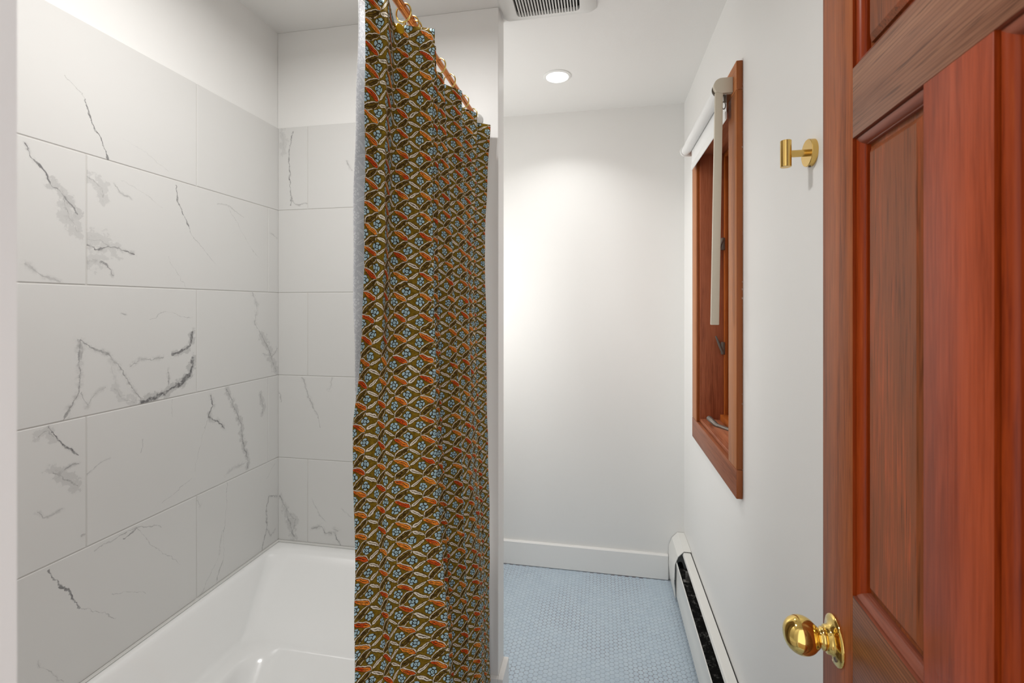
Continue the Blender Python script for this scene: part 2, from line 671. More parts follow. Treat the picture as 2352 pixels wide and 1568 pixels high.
def print_mat():
    m, b = mat('block_printed_cotton')
    uv = coords('UV')
    col = print_colour(uv)
    u0, v0, _ = split(uv)
    weave = X.m('SINE', u0 * 9000.0) * X.m('SINE', v0 * 9000.0)
    put(b, 'Base Color', col)
    put(b, 'Roughness', 0.85)
    put(b, 'Specular IOR Level', 0.15)
    slub = noise(vscale(uv, (260, 60, 1)), 1.0, 3)
    put(b, 'Normal', bump(slub + weave * 0.08 + noise(uv, 70, 3) * 0.8, 0.35, 0.0012))
    return m


def reverse_mat():
    m, b = mat('curtain_reverse_side')
    uv = coords('UV')
    bw = X.nt.nodes.new('ShaderNodeRGBToBW')
    X.nt.links.new(print_colour(uv), bw.inputs[0])
    v = X(bw.outputs[0])
    thread = noise(vscale(uv, (900, 250, 1)), 1.0, 2)
    t = (v.step(0.02, 0.35) * 0.6 + thread * 0.4)
    put(b, 'Base Color', mixc(t, lin(204, 205, 208), lin(246, 246, 246)))
    put(b, 'Roughness', 0.9)
    put(b, 'Normal', bump(noise(uv, 500, 2), 0.3, 0.0006))
    return m


M['print'] = print_mat()
M['reverse'] = reverse_mat()

# ------------------------------------------------------------------ room shell
XL, XR, YE, YB, YF = -1.195, 0.415, 1.575, 2.499, 0.20     # left wall, right wall, tub end wall, back wall, door wall
PX, PT = -0.345, 0.090                                     # free end of the partition, its thickness
T = 0.12

bm = bmesh.new()
box(bm, (XL - T, 0.08, 0), (XL, YB + T, CEIL))
wall_left = prop(obj('wall_left', bm, M['paint']), 'white painted wall above and behind the marble tile beside the bathtub', 'wall', kind='structure')

bm = bmesh.new()
box(bm, (XL, YB, 0), (XR + T, YB + T, CEIL))
wall_back = prop(obj('wall_back', bm, M['paint']), 'plain white far wall behind the blue tiled floor', 'wall', kind='structure')

bm = bmesh.new()
box(bm, (XL, YE, 0), (PX, YE + PT, CEIL), 0.002)
wall_part = prop(obj('wall_partition', bm, M['paint']), 'white partition wall closing the end of the bathtub', 'wall', kind='structure')

WY0, WY1, WZ0, WZ1 = 1.5885, 2.094, 0.903, 2.033           # window opening
TW = 0.16
bm = bmesh.new()
box(bm, (XR, 0.08, 0), (XR + TW, WY0, CEIL))
box(bm, (XR, WY1, 0), (XR + TW, YB, CEIL))
box(bm, (XR, WY0, 0), (XR + TW, WY1, WZ0))
box(bm, (XR, WY0, WZ1), (XR + TW, WY1, CEIL))
wall_right = prop(obj('wall_right', bm, M['paint']), 'white wall on the right with the window and the brass hook', 'wall', kind='structure')

bm = bmesh.new()
box(bm, (XL, 0.08, 0), (-0.31, YF, CEIL))
box(bm, (0.335, 0.08, 0), (XR, YF, CEIL))
box(bm, (-0.31, 0.08, 2.06), (0.335, YF, CEIL))
wall_front = prop(obj('wall_front', bm, M['paint']), 'blurred white wall end at the left edge beside the doorway', 'wall', kind='structure')

bm = bmesh.new()
box(bm, (XL - T, 0.0, CEIL), (XR + TW, YB + T, CEIL + 0.1))
prop(obj('ceiling', bm, M['ceiling']), 'white lightly textured ceiling with vent and round light', 'ceiling', kind='structure')

# floor: grout bed + penny rounds in one mesh of tiles
bm = bmesh.new()
box(bm, (XL - T, 0.08, -0.1), (XR + TW, YB + T, 0.0))
floor = prop(obj('floor', bm, M['penny_grout']), 'pale blue penny tile floor', 'floor', kind='structure')
bm = bmesh.new()
box(bm, (-1.4, -1.6, -0.1), (1.2, 0.08, -0.002))
prop(obj('floor_hall', bm, M['hall']), 'brown floor of the hall outside the doorway', 'floor', kind='structure')


def penny_floor():
    pitch, rad = 0.0205, 0.01012
    seg = 12
    ang = np.arange(seg) * 2 * PI / seg
    rings = [(rad, -0.0005), (rad, 0.0003), (rad * 0.95, 0.0008), (rad * 0.80, 0.0010)]
    lv = np.concatenate([np.stack([r * np.cos(ang), r * np.sin(ang), np.full(seg, z)], 1) for r, z in rings])
    lf = []
    for j in range(len(rings) - 1):
        for k in range(seg):
            k2 = (k + 1) % seg
            lf.append((j * seg + k, j * seg + k2, (j + 1) * seg + k2, (j + 1) * seg + k))
    cents = []
    dx = pitch * math.sqrt(3) / 2
    rng = np.random.default_rng(3)
    col, x = 0, XL + 0.012
    while x < XR - 0.012:
        y = 0.95 + (pitch / 2 if col % 2 else 0)
        while y < YB - 0.012:
            if not (y < YE + PT + 0.012 and x < -0.33):
                cents.append((x, y))
            y += pitch
        x += dx
        col += 1
    c = np.array(cents)
    jit = rng.normal(0, 0.00018, c.shape)
    tz = rng.normal(0, 0.00008, len(c))
    n = len(c)
    V = np.tile(lv, (n, 1))
    cc = np.repeat(np.column_stack([c + jit, tz]), len(lv), axis=0)
    V = V + cc
    off = np.arange(n) * len(lv)
    quads = np.array(lf)
    Q = (quads[None] + off[:, None, None]).reshape(-1, 4)
    top = np.arange(seg) + (len(rings) - 1) * seg
    Tp = (top[None] + off[:, None])
    me = bpy.data.meshes.new('penny_tile')
    nl = Q.size + Tp.size
    me.vertices.add(len(V))
    me.vertices.foreach_set('co', V.ravel())
    me.loops.add(nl)
    me.loops.foreach_set('vertex_index', np.concatenate([Q.ravel(), Tp.ravel()]).astype(np.int32))
    npoly = len(Q) + len(Tp)
    me.polygons.add(npoly)
    start = np.concatenate([np.arange(len(Q)) * 4, len(Q) * 4 + np.arange(len(Tp)) * seg]).astype(np.int32)
    me.polygons.foreach_set('loop_start', start)
    me.polygons.foreach_set('use_smooth', np.ones(npoly, dtype=bool))
    me.update(calc_edges=True)
    me.validate()
    me.materials.append(M['penny'])
    o = link('penny_tile', me, floor)
    o['kind'] = 'stuff'


penny_floor()

# ------------------------------------------------------------------ marble tile surround
RIM = 0.512
ROW, LEN = 0.3075, 0.6126
G = 0.0030
TT = 0.009


def Lw(*pp): return [on_x(p[0], p[1], XL + TT) for p in pp]
def Bw(*pp): return [on_y(p[0], p[1], YE - TT) for p in pp]


# (points, half width m, darkness, haze radius)
VL = [
    (Lw((150, 175), (193, 226)), .0012, .35, 0), (Lw((193, 226), (205, 262), (216, 300), (237, 335), (248, 368)), .0022, .85, 0),
    (Lw((282, 315), (345, 360), (385, 390)), .0010, .16, 0),
    (Lw((57, 328), (75, 358), (98, 395), (112, 420)), .0030, .85, .006), (Lw((112, 420), (138, 446), (168, 478), (178, 495)), .0024, .7, .020),
    (Lw((138, 440), (155, 490), (178, 535)), .0020, .45, .030), (Lw((57, 602), (95, 632), (135, 650)), .0030, .35, .012),
    (Lw((187, 400), (215, 418), (235, 430), (240, 455)), .0022, .42, .026), (Lw((190, 548), (235, 556), (262, 575)), .004, .34, .034),
    (Lw((200, 600), (222, 596)), .006, .30, .034), (Lw((190, 560), (225, 572), (250, 570), (280, 578), (310, 584)), .0022, .82, .010),
    (Lw((232, 600), (244, 612), (256, 632)), .0030, .75, .008),
    (Lw((402, 425), (406, 445), (416, 480), (428, 505), (437, 532)), .0022, .80, 0), (Lw((437, 532), (460, 562), (495, 605)), .0010, .35, 0),
    (Lw((258, 420), (275, 440), (300, 460)), .0014, .36, .006), (Lw((275, 410), (330, 445), (372, 475)), .0010, .22, 0),
    (Lw((500, 466), (528, 472), (560, 500)), .0014, .32, .004), (Lw((522, 470), (560, 540), (592, 592)), .0009, .30, 0),
    (Lw((388, 590), (405, 625), (425, 662)), .0009, .25, 0), (Lw((620, 535), (636, 545)), .0014, .45, .006),
    (Lw((148, 965), (178, 905), (182, 850), (182, 815), (188, 778)), .0024, .62, .014), (Lw((188, 778), (200, 788), (250, 815), (280, 845), (300, 880), (326, 922)), .0021, .62, .010),
    (Lw((182, 778), (190, 800), (186, 826)), .0045, .40, .016),
    (Lw((326, 922), (360, 912), (385, 903), (415, 880), (432, 862), (441, 842), (443, 828)), .0095, .95, .026), (Lw((398, 812), (415, 808), (430, 800), (438, 785), (444, 765)), .0062, .9, .018),
    (Lw((300, 838), (322, 826), (345, 826), (375, 818)), .0020, .50, .010), (Lw((385, 850), (388, 868), (386, 890)), .0022, .65, .010),
    (Lw((345, 735), (380, 713), (410, 725), (442, 728)), .0009, .38, 0), (Lw((186, 905), (200, 932), (222, 902), (245, 886)), .0014, .38, .012),
    (Lw((250, 815), (262, 860), (268, 885)), .0010, .26, .014), (Lw((262, 890), (280, 915), (310, 922)), .0018, .34, .018), (Lw((278, 722), (290, 724)), .0030, .42, .006),
    (Lw((578, 672), (590, 700), (585, 742), (600, 768)), .0022, .45, .016), (Lw((600, 768), (615, 798), (624, 822), (634, 852)), .0034, .55, .026),
    (Lw((604, 812), (625, 818), (636, 800)), .0018, .50, .012),
    (Lw((85, 1008), (112, 990), (125, 1005)), .0022, .42, .018), (Lw((112, 982), (140, 1012), (160, 1030), (180, 1046)), .0024, .9, .006),
    (Lw((115, 1082), (140, 1090), (160, 1100), (178, 1114)), .0020, .52, .022), (Lw((150, 1080), (165, 1066), (180, 1064)), .0020, .6, .008),
    (Lw((85, 1176), (98, 1190), (120, 1182), (146, 1170)), .0018, .50, .008),
    (Lw((485, 905), (488, 930), (478, 958), (498, 962), (515, 985)), .0032, .82, .014), (Lw((522, 892), (535, 922), (548, 960), (556, 1000), (568, 1042), (570, 1072)), .0026, .70, .018),
    (Lw((476, 965), (462, 1015), (448, 1080)), .0010, .30, 0), (Lw((372, 1155), (400, 1132), (440, 1100)), .0012, .36, 0), (Lw((520, 1090), (535, 1075), (566, 1060)), .0016, .32, .012),
    (Lw((598, 905), (604, 935), (602, 950)), .0022, .55, .018), (Lw((190, 1096), (220, 1070), (250, 1050)), .0012, .36, .006), (Lw((326, 1008), (328, 1035)), .0012, .42, .004),
    (Lw((394, 960), (396, 920)), .0010, .25, 0), (Lw((188, 1228), (200, 1222)), .0030, .4, .008),
    (Lw((115, 1302), (122, 1325), (138, 1345)), .0018, .75, 0), (Lw((138, 1345), (158, 1362), (170, 1380), (181, 1396)), .0030, .88, .004), (Lw((181, 1396), (212, 1402), (240, 1412), (266, 1420)), .0014, .38, 0),
    (Lw((218, 1260), (260, 1240), (300, 1218), (345, 1206), (372, 1210)), .0014, .45, .004), (Lw((312, 1216), (345, 1252), (415, 1292)), .0012, .30, 0), (Lw((285, 1238), (312, 1218)), .0022, .7, 0),
    (Lw((262, 1362), (300, 1358), (335, 1360)), .0012, .30, 0), (Lw((88, 1520), (110, 1538), (145, 1562)), .0012, .32, .006),
    (Lw((522, 1106), (518, 1180), (514, 1240), (514, 1300)), .0008, .40, 0), (Lw((456, 1372), (480, 1325), (500, 1285), (512, 1220)), .0010, .34, .006), (Lw((500, 1330), (512, 1290)), .0022, .5, .004),
    (Lw((450, 1140), (462, 1160)), .0022, .25, .014),
    (Lw((602, 1262), (612, 1210), (612, 1170), (616, 1138), (636, 1140)), .0020, .66, .008), (Lw((612, 1215), (622, 1230), (634, 1215)), .0016, .45, .008),
    (Lw((632, 1065), (612, 1100)), .0010, .30, 0),
]
VB = [
    (Bw((672, 303), (664, 350), (664, 400), (668, 440), (668, 470)), .0019, .80, .006), (Bw((668, 462), (682, 470), (706, 468)), .0014, .6, .006), (Bw((650, 305), (652, 350)), .004, .22, .025),
    (Bw((795, 368), (808, 392)), .0022, .45, .010), (Bw((694, 868), (704, 898), (716, 930), (728, 952)), .0036, .42, .012), (Bw((728, 952), (735, 980)), .0014, .62, 0),
    (Bw((764, 868), (762, 885), (754, 898)), .0026, .32, .012), (Bw((640, 898), (648, 922)), .0022, .40, .006),
    (Bw((643, 1136), (652, 1160), (668, 1180)), .0024, .60, .012), (Bw((655, 1165), (668, 1200), (674, 1232)), .0030, .52, .024), (Bw((668, 1180), (680, 1192), (672, 1220)), .0022, .42, .018),
    (Bw((718, 1212), (738, 1206), (745, 1222), (762, 1224)), .0026, .6, .014), (Bw((768, 1222), (776, 1240), (784, 1252)), .0024, .80, .010), (Bw((716, 1148), (735, 1182), (748, 1196)), .0012, .40, .006),
    (Bw((770, 1216), (778, 1218)), .003, .4, .016), (Bw((786, 1166), (806, 1190)), .0012, .36, .006),
]


def tile_wall(name, plane, joints, lo, hi, parent, veins):
    """rows of 12 x 24 in tiles with pressed edges; every tile has a material slot of its own"""
    bm = bmesh.new()
    mats = []
    for r in range(5):
        z1 = RIM + 0.004 + (5 - r) * ROW
        z0 = z1 - ROW
        js = sorted([lo] + [j for j in joints[r % 2] if lo + 0.002 < j < hi - 0.002] + [hi])
        for a, b in zip(js, js[1:]):
            a2 = a + (G / 2 if a > lo else 0.0015)
            b2 = b - (G / 2 if b < hi else 0.0015)
            p, q = (a2, z0 + G / 2), (b2, z1 - (G / 2 if r else 0))
            mine = [v for v in veins if all(a - 0.03 < x < b + 0.03 and z0 - 0.03 < z < z1 + 0.03 for x, z in v[0])
                    and a < sum(x for x, z in v[0]) / len(v[0]) < b and z0 < sum(z for x, z in v[0]) / len(v[0]) < z1]
            mats.append(marble('marble_tile', mine, plane, seed=len(mats) + (0 if plane == 'x' else 20)))
            if plane == 'x':
                box(bm, (XL + 0.0005, p[0], p[1]), (XL + TT, q[0], q[1]), 0.0013, 2, len(mats) - 1)
            else:
                box(bm, (p[0], YE - TT, p[1]), (q[0], YE - 0.0005, q[1]), 0.0013, 2, len(mats) - 1)
    gi = len(mats)
    mats.append(M['grout'])
    z0, z1 = RIM + 0.0005, RIM + 0.004 + 5 * ROW - 0.001
    if plane == 'x':
        box(bm, (XL, lo, z0), (XL + TT - 0.0014, hi, z1), 0, 1, gi)
    else:
        box(bm, (lo, YE - TT + 0.0014, z0), (hi, YE, z1), 0, 1, gi)
    o = obj(name, bm, mats, parent)
    return o


yj = [1.205 - LEN * k for k in range(0, 3)], [1.5113 - LEN * k for k in range(0, 3)]
tile_wall('marble_tile', 'x', yj, YF, YE - 0.0005, wall_left, VL)
xj = [-1.064 + LEN * k for k in range(0, 3)], [-0.758 + LEN * k for k in range(0, 2)]
tile_wall('marble_tile', 'y', xj, XL + TT, -0.451, wall_part, VB)

# ------------------------------------------------------------------ baseboards
bm = bmesh.new()
prism(bm, [(YB - 0.016, 0.004), (YB, 0.004), (YB, 0.128), (YB - 0.011, 0.128), (YB - 0.016, 0.123)], 'x', XL, 0.335)
prop(obj('baseboard_back', bm, M['trim']), 'tall plain white baseboard along the far wall', 'baseboard', kind='structure')
bm = bmesh.new()
box(bm, (PX, YE - 0.017, 0.003), (PX + 0.019, YE + PT, 0.124), 0.002)
box(bm, (-0.398, YE - 0.017, 0.003), (PX, YE, 0.124), 0.002)
prop(obj('baseboard_partition', bm, M['trim']), 'short white baseboard wrapping the end of the partition', 'baseboard', kind='structure')

# ------------------------------------------------------------------ bathtub
def rrect(x0, x1, y0, y1, z, r, n=10):
    pts = []
    for cx, cy, a0 in ((x1 - r, y1 - r, 0), (x0 + r, y1 - r, 90), (x0 + r, y0 + r, 180), (x1 - r, y0 + r, 270)):
        for k in range(n + 1):
            a = math.radians(a0 + 90 * k / n)
            pts.append((cx + r * math.cos(a), cy + r * math.sin(a), z))
    return pts


def loft(bm, loops, cap_last=True):
    prev = None
    for lp in loops:
        ring = [bm.verts.new(p) for p in lp]
        if prev:
            n = len(ring)
            for k in range(n):
                bm.faces.new((prev[k], prev[(k + 1) % n], ring[(k + 1) % n], ring[k]))
        prev = ring
    if cap_last: bm.faces.new(prev)


TX0, TX1, TY0, TY1 = XL + TT + 0.0008, -0.402, YF + 0.001, YE - TT - 0.0008
tub = empty('bathtub', ((TX0 + TX1) / 2, (TY0 + TY1) / 2, 0), 'white glossy alcove bathtub below the marble tile', 'bathtub')


def tubz(p): return [(x - tub.location.x, y - tub.location.y, z) for x, y, z in p]


bm = bmesh.new()
loops = [
    rrect(TX0, TX1, TY0, TY1, 0.470, 0.004),
    rrect(TX0, TX1, TY0, TY1, RIM - 0.006, 0.004),
    rrect(TX0 + 0.002, TX1 - 0.004, TY0 + 0.002, TY1 - 0.002, RIM - 0.001, 0.006),
    rrect(TX0 + 0.006, TX1 - 0.012, TY0 + 0.006, TY1 - 0.006, RIM, 0.010),
    rrect(TX0 + 0.018, TX1 - 0.045, TY0 + 0.03, TY1 - 0.032, RIM, 0.045),
    rrect(TX0 + 0.023, TX1 - 0.052, TY0 + 0.037, TY1 - 0.040, RIM - 0.003, 0.055),
    rrect(TX0 + 0.029, TX1 - 0.060, TY0 + 0.045, TY1 - 0.052, RIM - 0.012, 0.065),
    rrect(TX0 + 0.038, TX1 - 0.068, TY0 + 0.055, TY1 - 0.072, RIM - 0.030, 0.062),
    rrect(TX0 + 0.066, TX1 - 0.090, TY0 + 0.075, TY1 - 0.168, RIM - 0.085, 0.045),
    rrect(TX0 + 0.094, TX1 - 0.112, TY0 + 0.090, TY1 - 0.258, RIM - 0.140, 0.034),
    rrect(TX0 + 0.105, TX1 - 0.120, TY0 + 0.095, TY1 - 0.277, RIM - 0.150, 0.032),
    rrect(TX0 + 0.116, TX1 - 0.126, TY0 + 0.098, TY1 - 0.284, RIM - 0.1535, 0.055),
    rrect(TX0 + 0.146, TX1 - 0.140, TY0 + 0.105, TY1 - 0.292, RIM - 0.156, 0.075),
    rrect(TX0 + 0.156, TX1 - 0.148, TY0 + 0.110, TY1 - 0.300, RIM - 0.162, 0.085),
    rrect(TX0 + 0.163, TX1 - 0.156, TY0 + 0.118, TY1 - 0.318, RIM - 0.176, 0.090),
    rrect(TX0 + 0.190, TX1 - 0.180, TY0 + 0.145, TY1 - 0.430, RIM - 0.270, 0.100),
    rrect(TX0 + 0.205, TX1 - 0.195, TY0 + 0.165, TY1 - 0.480, RIM - 0.300, 0.110),
    rrect(TX0 + 0.240, TX1 - 0.230, TY0 + 0.205, TY1 - 0.560, RIM - 0.315, 0.110),
]
loft(bm, [tubz(l) for l in loops])
basin = obj('basin', bm, M['tub'], tub, smooth=True, angle=50)
bm = bmesh.new()
box(bm, tubz([(TX1 - 0.03, TY0 + 0.001, 0.002)])[0], tubz([(TX1 - 0.003, TY1 - 0.018, 0.478)])[0], 0.006, 3)
obj('apron', bm, M['tub'], tub, smooth=True)
bm = bmesh.new()
box(bm, (XL + 0.0005, YF + 0.001, RIM + 0.0002), (XL + TT + 0.0085, YE - TT, RIM + 0.0042), 0.0016)
obj('caulk_bead', bm, M['caulk'], wall_left)
bm = bmesh.new()
box(bm, (XL + TT, YE - TT - 0.0085, RIM + 0.0002), (-0.452, YE - 0.0005, RIM + 0.0045), 0.0012)
obj('caulk_bead', bm, M['caulk'], wall_part)

# ------------------------------------------------------------------ shower rod, rings, curtain
RX, RZ, RR = -0.420, 2.032, 0.0095
rod = empty('curtain_rod', (RX, YE, RZ), 'copper tension rod holding up the printed shower curtain', 'curtain rod')
bm = bmesh.new()
tube(bm, [(0, YF + 0.002 - YE, 0), (0, 1.0 - YE, 0)], RR, 24)
obj('outer_tube', bm, M['copper'], rod, smooth=True)
bm = bmesh.new()
tube(bm, [(0, 1.0 - YE, 0), (0, -0.02, 0)], RR - 0.0016, 24)
obj('inner_tube', bm, M['copper'], rod, smooth=True)
for y0, s in ((0.0, -1), (YF - YE, 1)):
    bm = bmesh.new()
    lathe(bm, [(0, 0.0005), (0.020, 0.0005), (0.0205, 0.004), (0.018, 0.012), (0.0125, 0.026), (0.0118, 0.030), (0, 0.030)], (0, y0, 0), (0, s, 0), 32)
    obj('end_cap', bm, M['plastic_white'], rod, smooth=True)

LV = [2.0, 1.55, 1.35, 1.25, 1.15, 1.05, .95, .8, .7, .55, .1]
CP = [  # camera depth, pixel column of the fold at each height above
    ([.900, .905, .91, .92, .93, .93, .93, .93, .93, .93, .93], [842, 836, 834, 826, 813, 810, 815, 813, 815, 815, 815]),
    ([.925, .930, .935, .945, .950, .950, .950, .950, .950, .95, .95], [876, 869, 859, 846, 841, 842, 844, 849, 853, 856, 860]),
    ([.912, .918, .930, .945, .955, .958, .960, .960, .960, .96, .96], [890, 884, 876, 866, 862, 862, 864, 868, 872, 876, 880]),
    ([1.005, 1.0, .985, .980, .982, .982, .982, .982, .982, .98, .98], [905, 900, 898, 896, 896, 897, 900, 906, 910, 915, 920]),
    ([1.025, 1.025, 1.02, 1.02, 1.015, 1.015, 1.015, 1.015, 1.015, 1.01, 1.01], [1000, 995, 998, 1003, 1004, 1008, 1010, 1022, 1028, 1038, 1040]),
    (1.065, [978, 978, 980, 985, 986, 990, 992, 1004, 1010, 1020, 1022]),
    (1.095, [1005, 1008, 1009, 1011, 1012, 1016, 1019, 1030, 1036, 1045, 1048]),
    (1.130, [950, 950, 952, 955, 958, 960, 964, 970, 976, 986, 990]),
    ([.918, .935, .97, 1.03, 1.07, 1.09, 1.09, 1.09, 1.09, 1.09, 1.09], [822, 812, 811, 813, 816, 822, 832, 850, 860, 880, 900]),
    ([1.06, 1.06, 1.08, 1.10, 1.12, 1.13, 1.13, 1.13, 1.13, 1.13, 1.13], [866, 856, 855, 857, 860, 866, 876, 890, 900, 910, 920]),
    (1.230, [1018, 1040, 1049, 1051, 1056, 1060, 1063, 1069, 1072, 1075, 1076]),
    (1.270, [1012, 1028, 1036, 1040, 1046, 1051, 1054, 1060, 1064, 1068, 1070]),
    (1.320, [1060, 1073, 1078, 1080, 1083, 1085, 1087, 1093, 1097, 1105, 1113]),
    (1.400, [1038, 1050, 1056, 1060, 1064, 1068, 1072, 1078, 1082, 1090, 1098]),
    (1.475, [1096, 1090, 1090, 1092, 1094, 1097, 1099, 1103, 1106, 1110, 1116]),
    (1.530, [1072, 1074, 1076, 1078, 1080, 1084, 1088, 1094, 1098, 1104, 1112]),
    (1.570, [1128, 1114, 1117, 1118, 1119, 1121, 1122, 1123, 1124, 1125, 1126]),
    (1.580, [1110, 1106, 1108, 1109, 1110, 1112, 1114, 1116, 1118, 1120, 1122]),
]


def curtain_mesh():
    cp_xy = np.array([[at_depth(px, d[k] if isinstance(d, list) else d) for k, px in enumerate(cols)] for d, cols in CP])      # point, level, (x, y)
    TOP, BOT = 1.993, 0.060
    NR, NS = 260, 520
    lv = np.array(LV)[::-1]

    def row_ctrl(z):
        return np.stack([[np.interp(z, lv, cp_xy[i, ::-1, k]) for k in (0, 1)] for i in range(len(CP))])

    ref = row_ctrl(1.35)
    seg = np.r_[0, np.cumsum(np.linalg.norm(np.diff(ref, axis=0), axis=1))]
    S = np.linspace(0, seg[-1], NS)
    ds = S[1] - S[0]
    sig = 0.0028 / ds
    ker = np.exp(-0.5 * (np.arange(-int(4 * sig), int(4 * sig) + 1) / sig) ** 2)
    ker /= ker.sum()
    h = len(ker) // 2
    V, UV = [], []
    for j in range(NR):
        z = TOP + (BOT - TOP) * j / (NR - 1)
        c = row_ctrl(z)
        xy = np.stack([np.interp(S, seg, c[:, k]) for k in (0, 1)], 1)
        pad = np.concatenate([2 * xy[0] - xy[h:0:-1], xy, 2 * xy[-1] - xy[-2:-h - 2:-1]])
        sm = np.stack([np.convolve(pad[:, k], ker, 'valid') for k in (0, 1)], 1)
        # slow sway and small crumples of hanging cotton
        sm[:, 0] += 0.0016 * np.sin(z * 9 + S * 40) + 0.0009 * np.sin(z * 31 + S * 90)
        # below the rim the cloth hangs outside the tub
        wgt = np.clip((0.62 - z) / 0.10, 0, 1)
        lim = -0.396 + wgt * 0.0
        out = np.maximum(sm[:, 0], lim + 0.018 * (sm[:, 0] - lim).clip(-1, 0) * -0.0)
        sm[:, 0] = sm[:, 0] * (1 - wgt) + out * wgt
        sm[:, 1] = np.minimum(sm[:, 1], YE - 0.018)
        V.append(np.column_stack([sm, np.full(NS, z)]))
        UV.append(np.column_stack([S, np.full(NS, z)]))
    V = np.concatenate(V)
    UV = np.concatenate(UV)
    idx = np.arange(NR * NS).reshape(NR, NS)
    q = np.stack([idx[:-1, :-1], idx[1:, :-1], idx[1:, 1:], idx[:-1, 1:]], -1).reshape(-1, 4)
    me = bpy.data.meshes.new('cloth')
    me.from_pydata(V.tolist(), [], q.tolist())
    uvl = me.uv_layers.new(name='UVMap')
    li = np.empty(len(me.loops), dtype=np.int32)
    me.loops.foreach_get('vertex_index', li)
    uvl.data.foreach_set('uv', UV[li].astype(np.float32).ravel())
    me.polygons.foreach_set('use_smooth', np.ones(len(me.polygons), dtype=bool))
    me.materials.append(M['print'])
    me.materials.append(M['reverse'])
    return me


cur = link('shower_curtain', curtain_mesh())
prop(cur, 'olive printed cotton shower curtain with blue flowers hanging in folds from the copper rod', 'shower curtain')
so = cur.modifiers.new('thickness', 'SOLIDIFY')
so.thickness = 0.0009
so.offset = -1.0
so.material_offset = 1
so.use_quality_normals = True


def make_ring(name, y, label, button=False):
    R = 0.0190
    t = empty(name, (RX, y, RZ + RR - R + 0.0016), label, 'curtain ring', 'rings on the copper curtain rod')
    bm = bmesh.new()
    torus(bm, (0, 0, 0), (0.22, 1, 0.10), R, 0.0019)
    obj('hoop', bm, M['gold_ring'], t, smooth=True, angle=80)
    return t


RING_Y = [(0.957, 'pale brass curtain ring whose gold disc clips the front of the curtain'),
          (1.002, 'pale brass curtain ring on the copper rod nearest to the top of the photo'),
          (1.019, 'pale brass curtain ring just beyond the joint in the copper rod'),
          (1.187, 'curtain ring poking out beside the first big fold of the curtain'),
          (1.272, 'small curtain ring above the second fold of the printed curtain'),
          (1.408, 'small curtain ring where the second fold of the curtain ends'),
          (1.508, 'farthest small curtain ring beside the white end wall')]
rings = [make_ring('curtain_ring', y, l) for y, l in RING_Y]
t = rings[0]
bx_, by_ = at_depth(918.5, 1.003)
bz = EYE + (HOR - 66) / F_PX * 1.003
nrm = Vector((0.86, -0.51, 0.0)).normalized()
bpos = Vector((bx_, by_, bz)) - t.location
bm = bmesh.new()
lathe(bm, [(0, 0.0030), (0.0060, 0.0028), (0.0100, 0.0016), (0.0108, 0.0), (0.0098, -0.001), (0, -0.001)], bpos, nrm, 32)
obj('button', bm, M['button'], t, smooth=True)
bm = bmesh.new()
tube(bm, [bpos, bpos - nrm * 0.006 + Vector((0, 0, 0.004)), Vector((-0.004, 0.002, -0.034)), Vector((0, 0, -0.0190))], 0.0012, 8)
obj('hook_wire', bm, M['gold_ring'], t, smooth=True)

# ------------------------------------------------------------------ window (casing, deep jamb, sash, glass, hardware)
CX = XR - 0.019
win = empty('window_1', (XR, (WY0 + WY1) / 2, WZ0), 'small deep window with orange cedar casing on the right wall', 'window', kind='structure')
WO = win.location


def wbox(bm, a, b, bev=0.0): box(bm, tuple(Vector(a) - WO), tuple(Vector(b) - WO), bev)


CY0, CY1, CZ0, CZ1 = 1.4985, 2.184, 0.815, 2.120


def wpart(name, a, b, m, bev=0.0025, label=None):
    bm = bmesh.new()
    wbox(bm, a, b, bev)
    if name == 'casing':                       # edges facing the doorway take a deeper orange than the board's face
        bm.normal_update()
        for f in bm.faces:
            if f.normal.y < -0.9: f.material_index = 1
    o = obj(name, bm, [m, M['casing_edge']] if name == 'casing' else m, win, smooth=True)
    if label: o['label'] = label
    return o


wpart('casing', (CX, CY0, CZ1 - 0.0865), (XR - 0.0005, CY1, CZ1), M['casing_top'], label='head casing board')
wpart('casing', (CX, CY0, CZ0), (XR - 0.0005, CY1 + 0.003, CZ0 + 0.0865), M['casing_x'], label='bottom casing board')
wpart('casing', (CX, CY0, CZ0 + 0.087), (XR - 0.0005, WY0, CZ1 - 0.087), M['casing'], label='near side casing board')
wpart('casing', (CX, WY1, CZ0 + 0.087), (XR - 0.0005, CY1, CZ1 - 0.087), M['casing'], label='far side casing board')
J0, J1 = XR - 0.006, XR + 0.150
wpart('jamb', (J0, WY1 - 0.012, WZ0), (J1, WY1 + 0.0, WZ1), M['jamb'], 0.001)
wpart('jamb', (J0, WY0, WZ0), (J1, WY0 + 0.012, WZ1), M['jamb'], 0.001)
wpart('jamb', (J0, WY0 + 0.012, WZ1 - 0.012), (J1, WY1 - 0.012, WZ1), M['jamb_y'], 0.001)
wpart('sill', (J0 + 0.001, WY0 + 0.012, WZ0), (J1, WY1 - 0.012, WZ0 + 0.014), M['jamb_y'], 0.001)
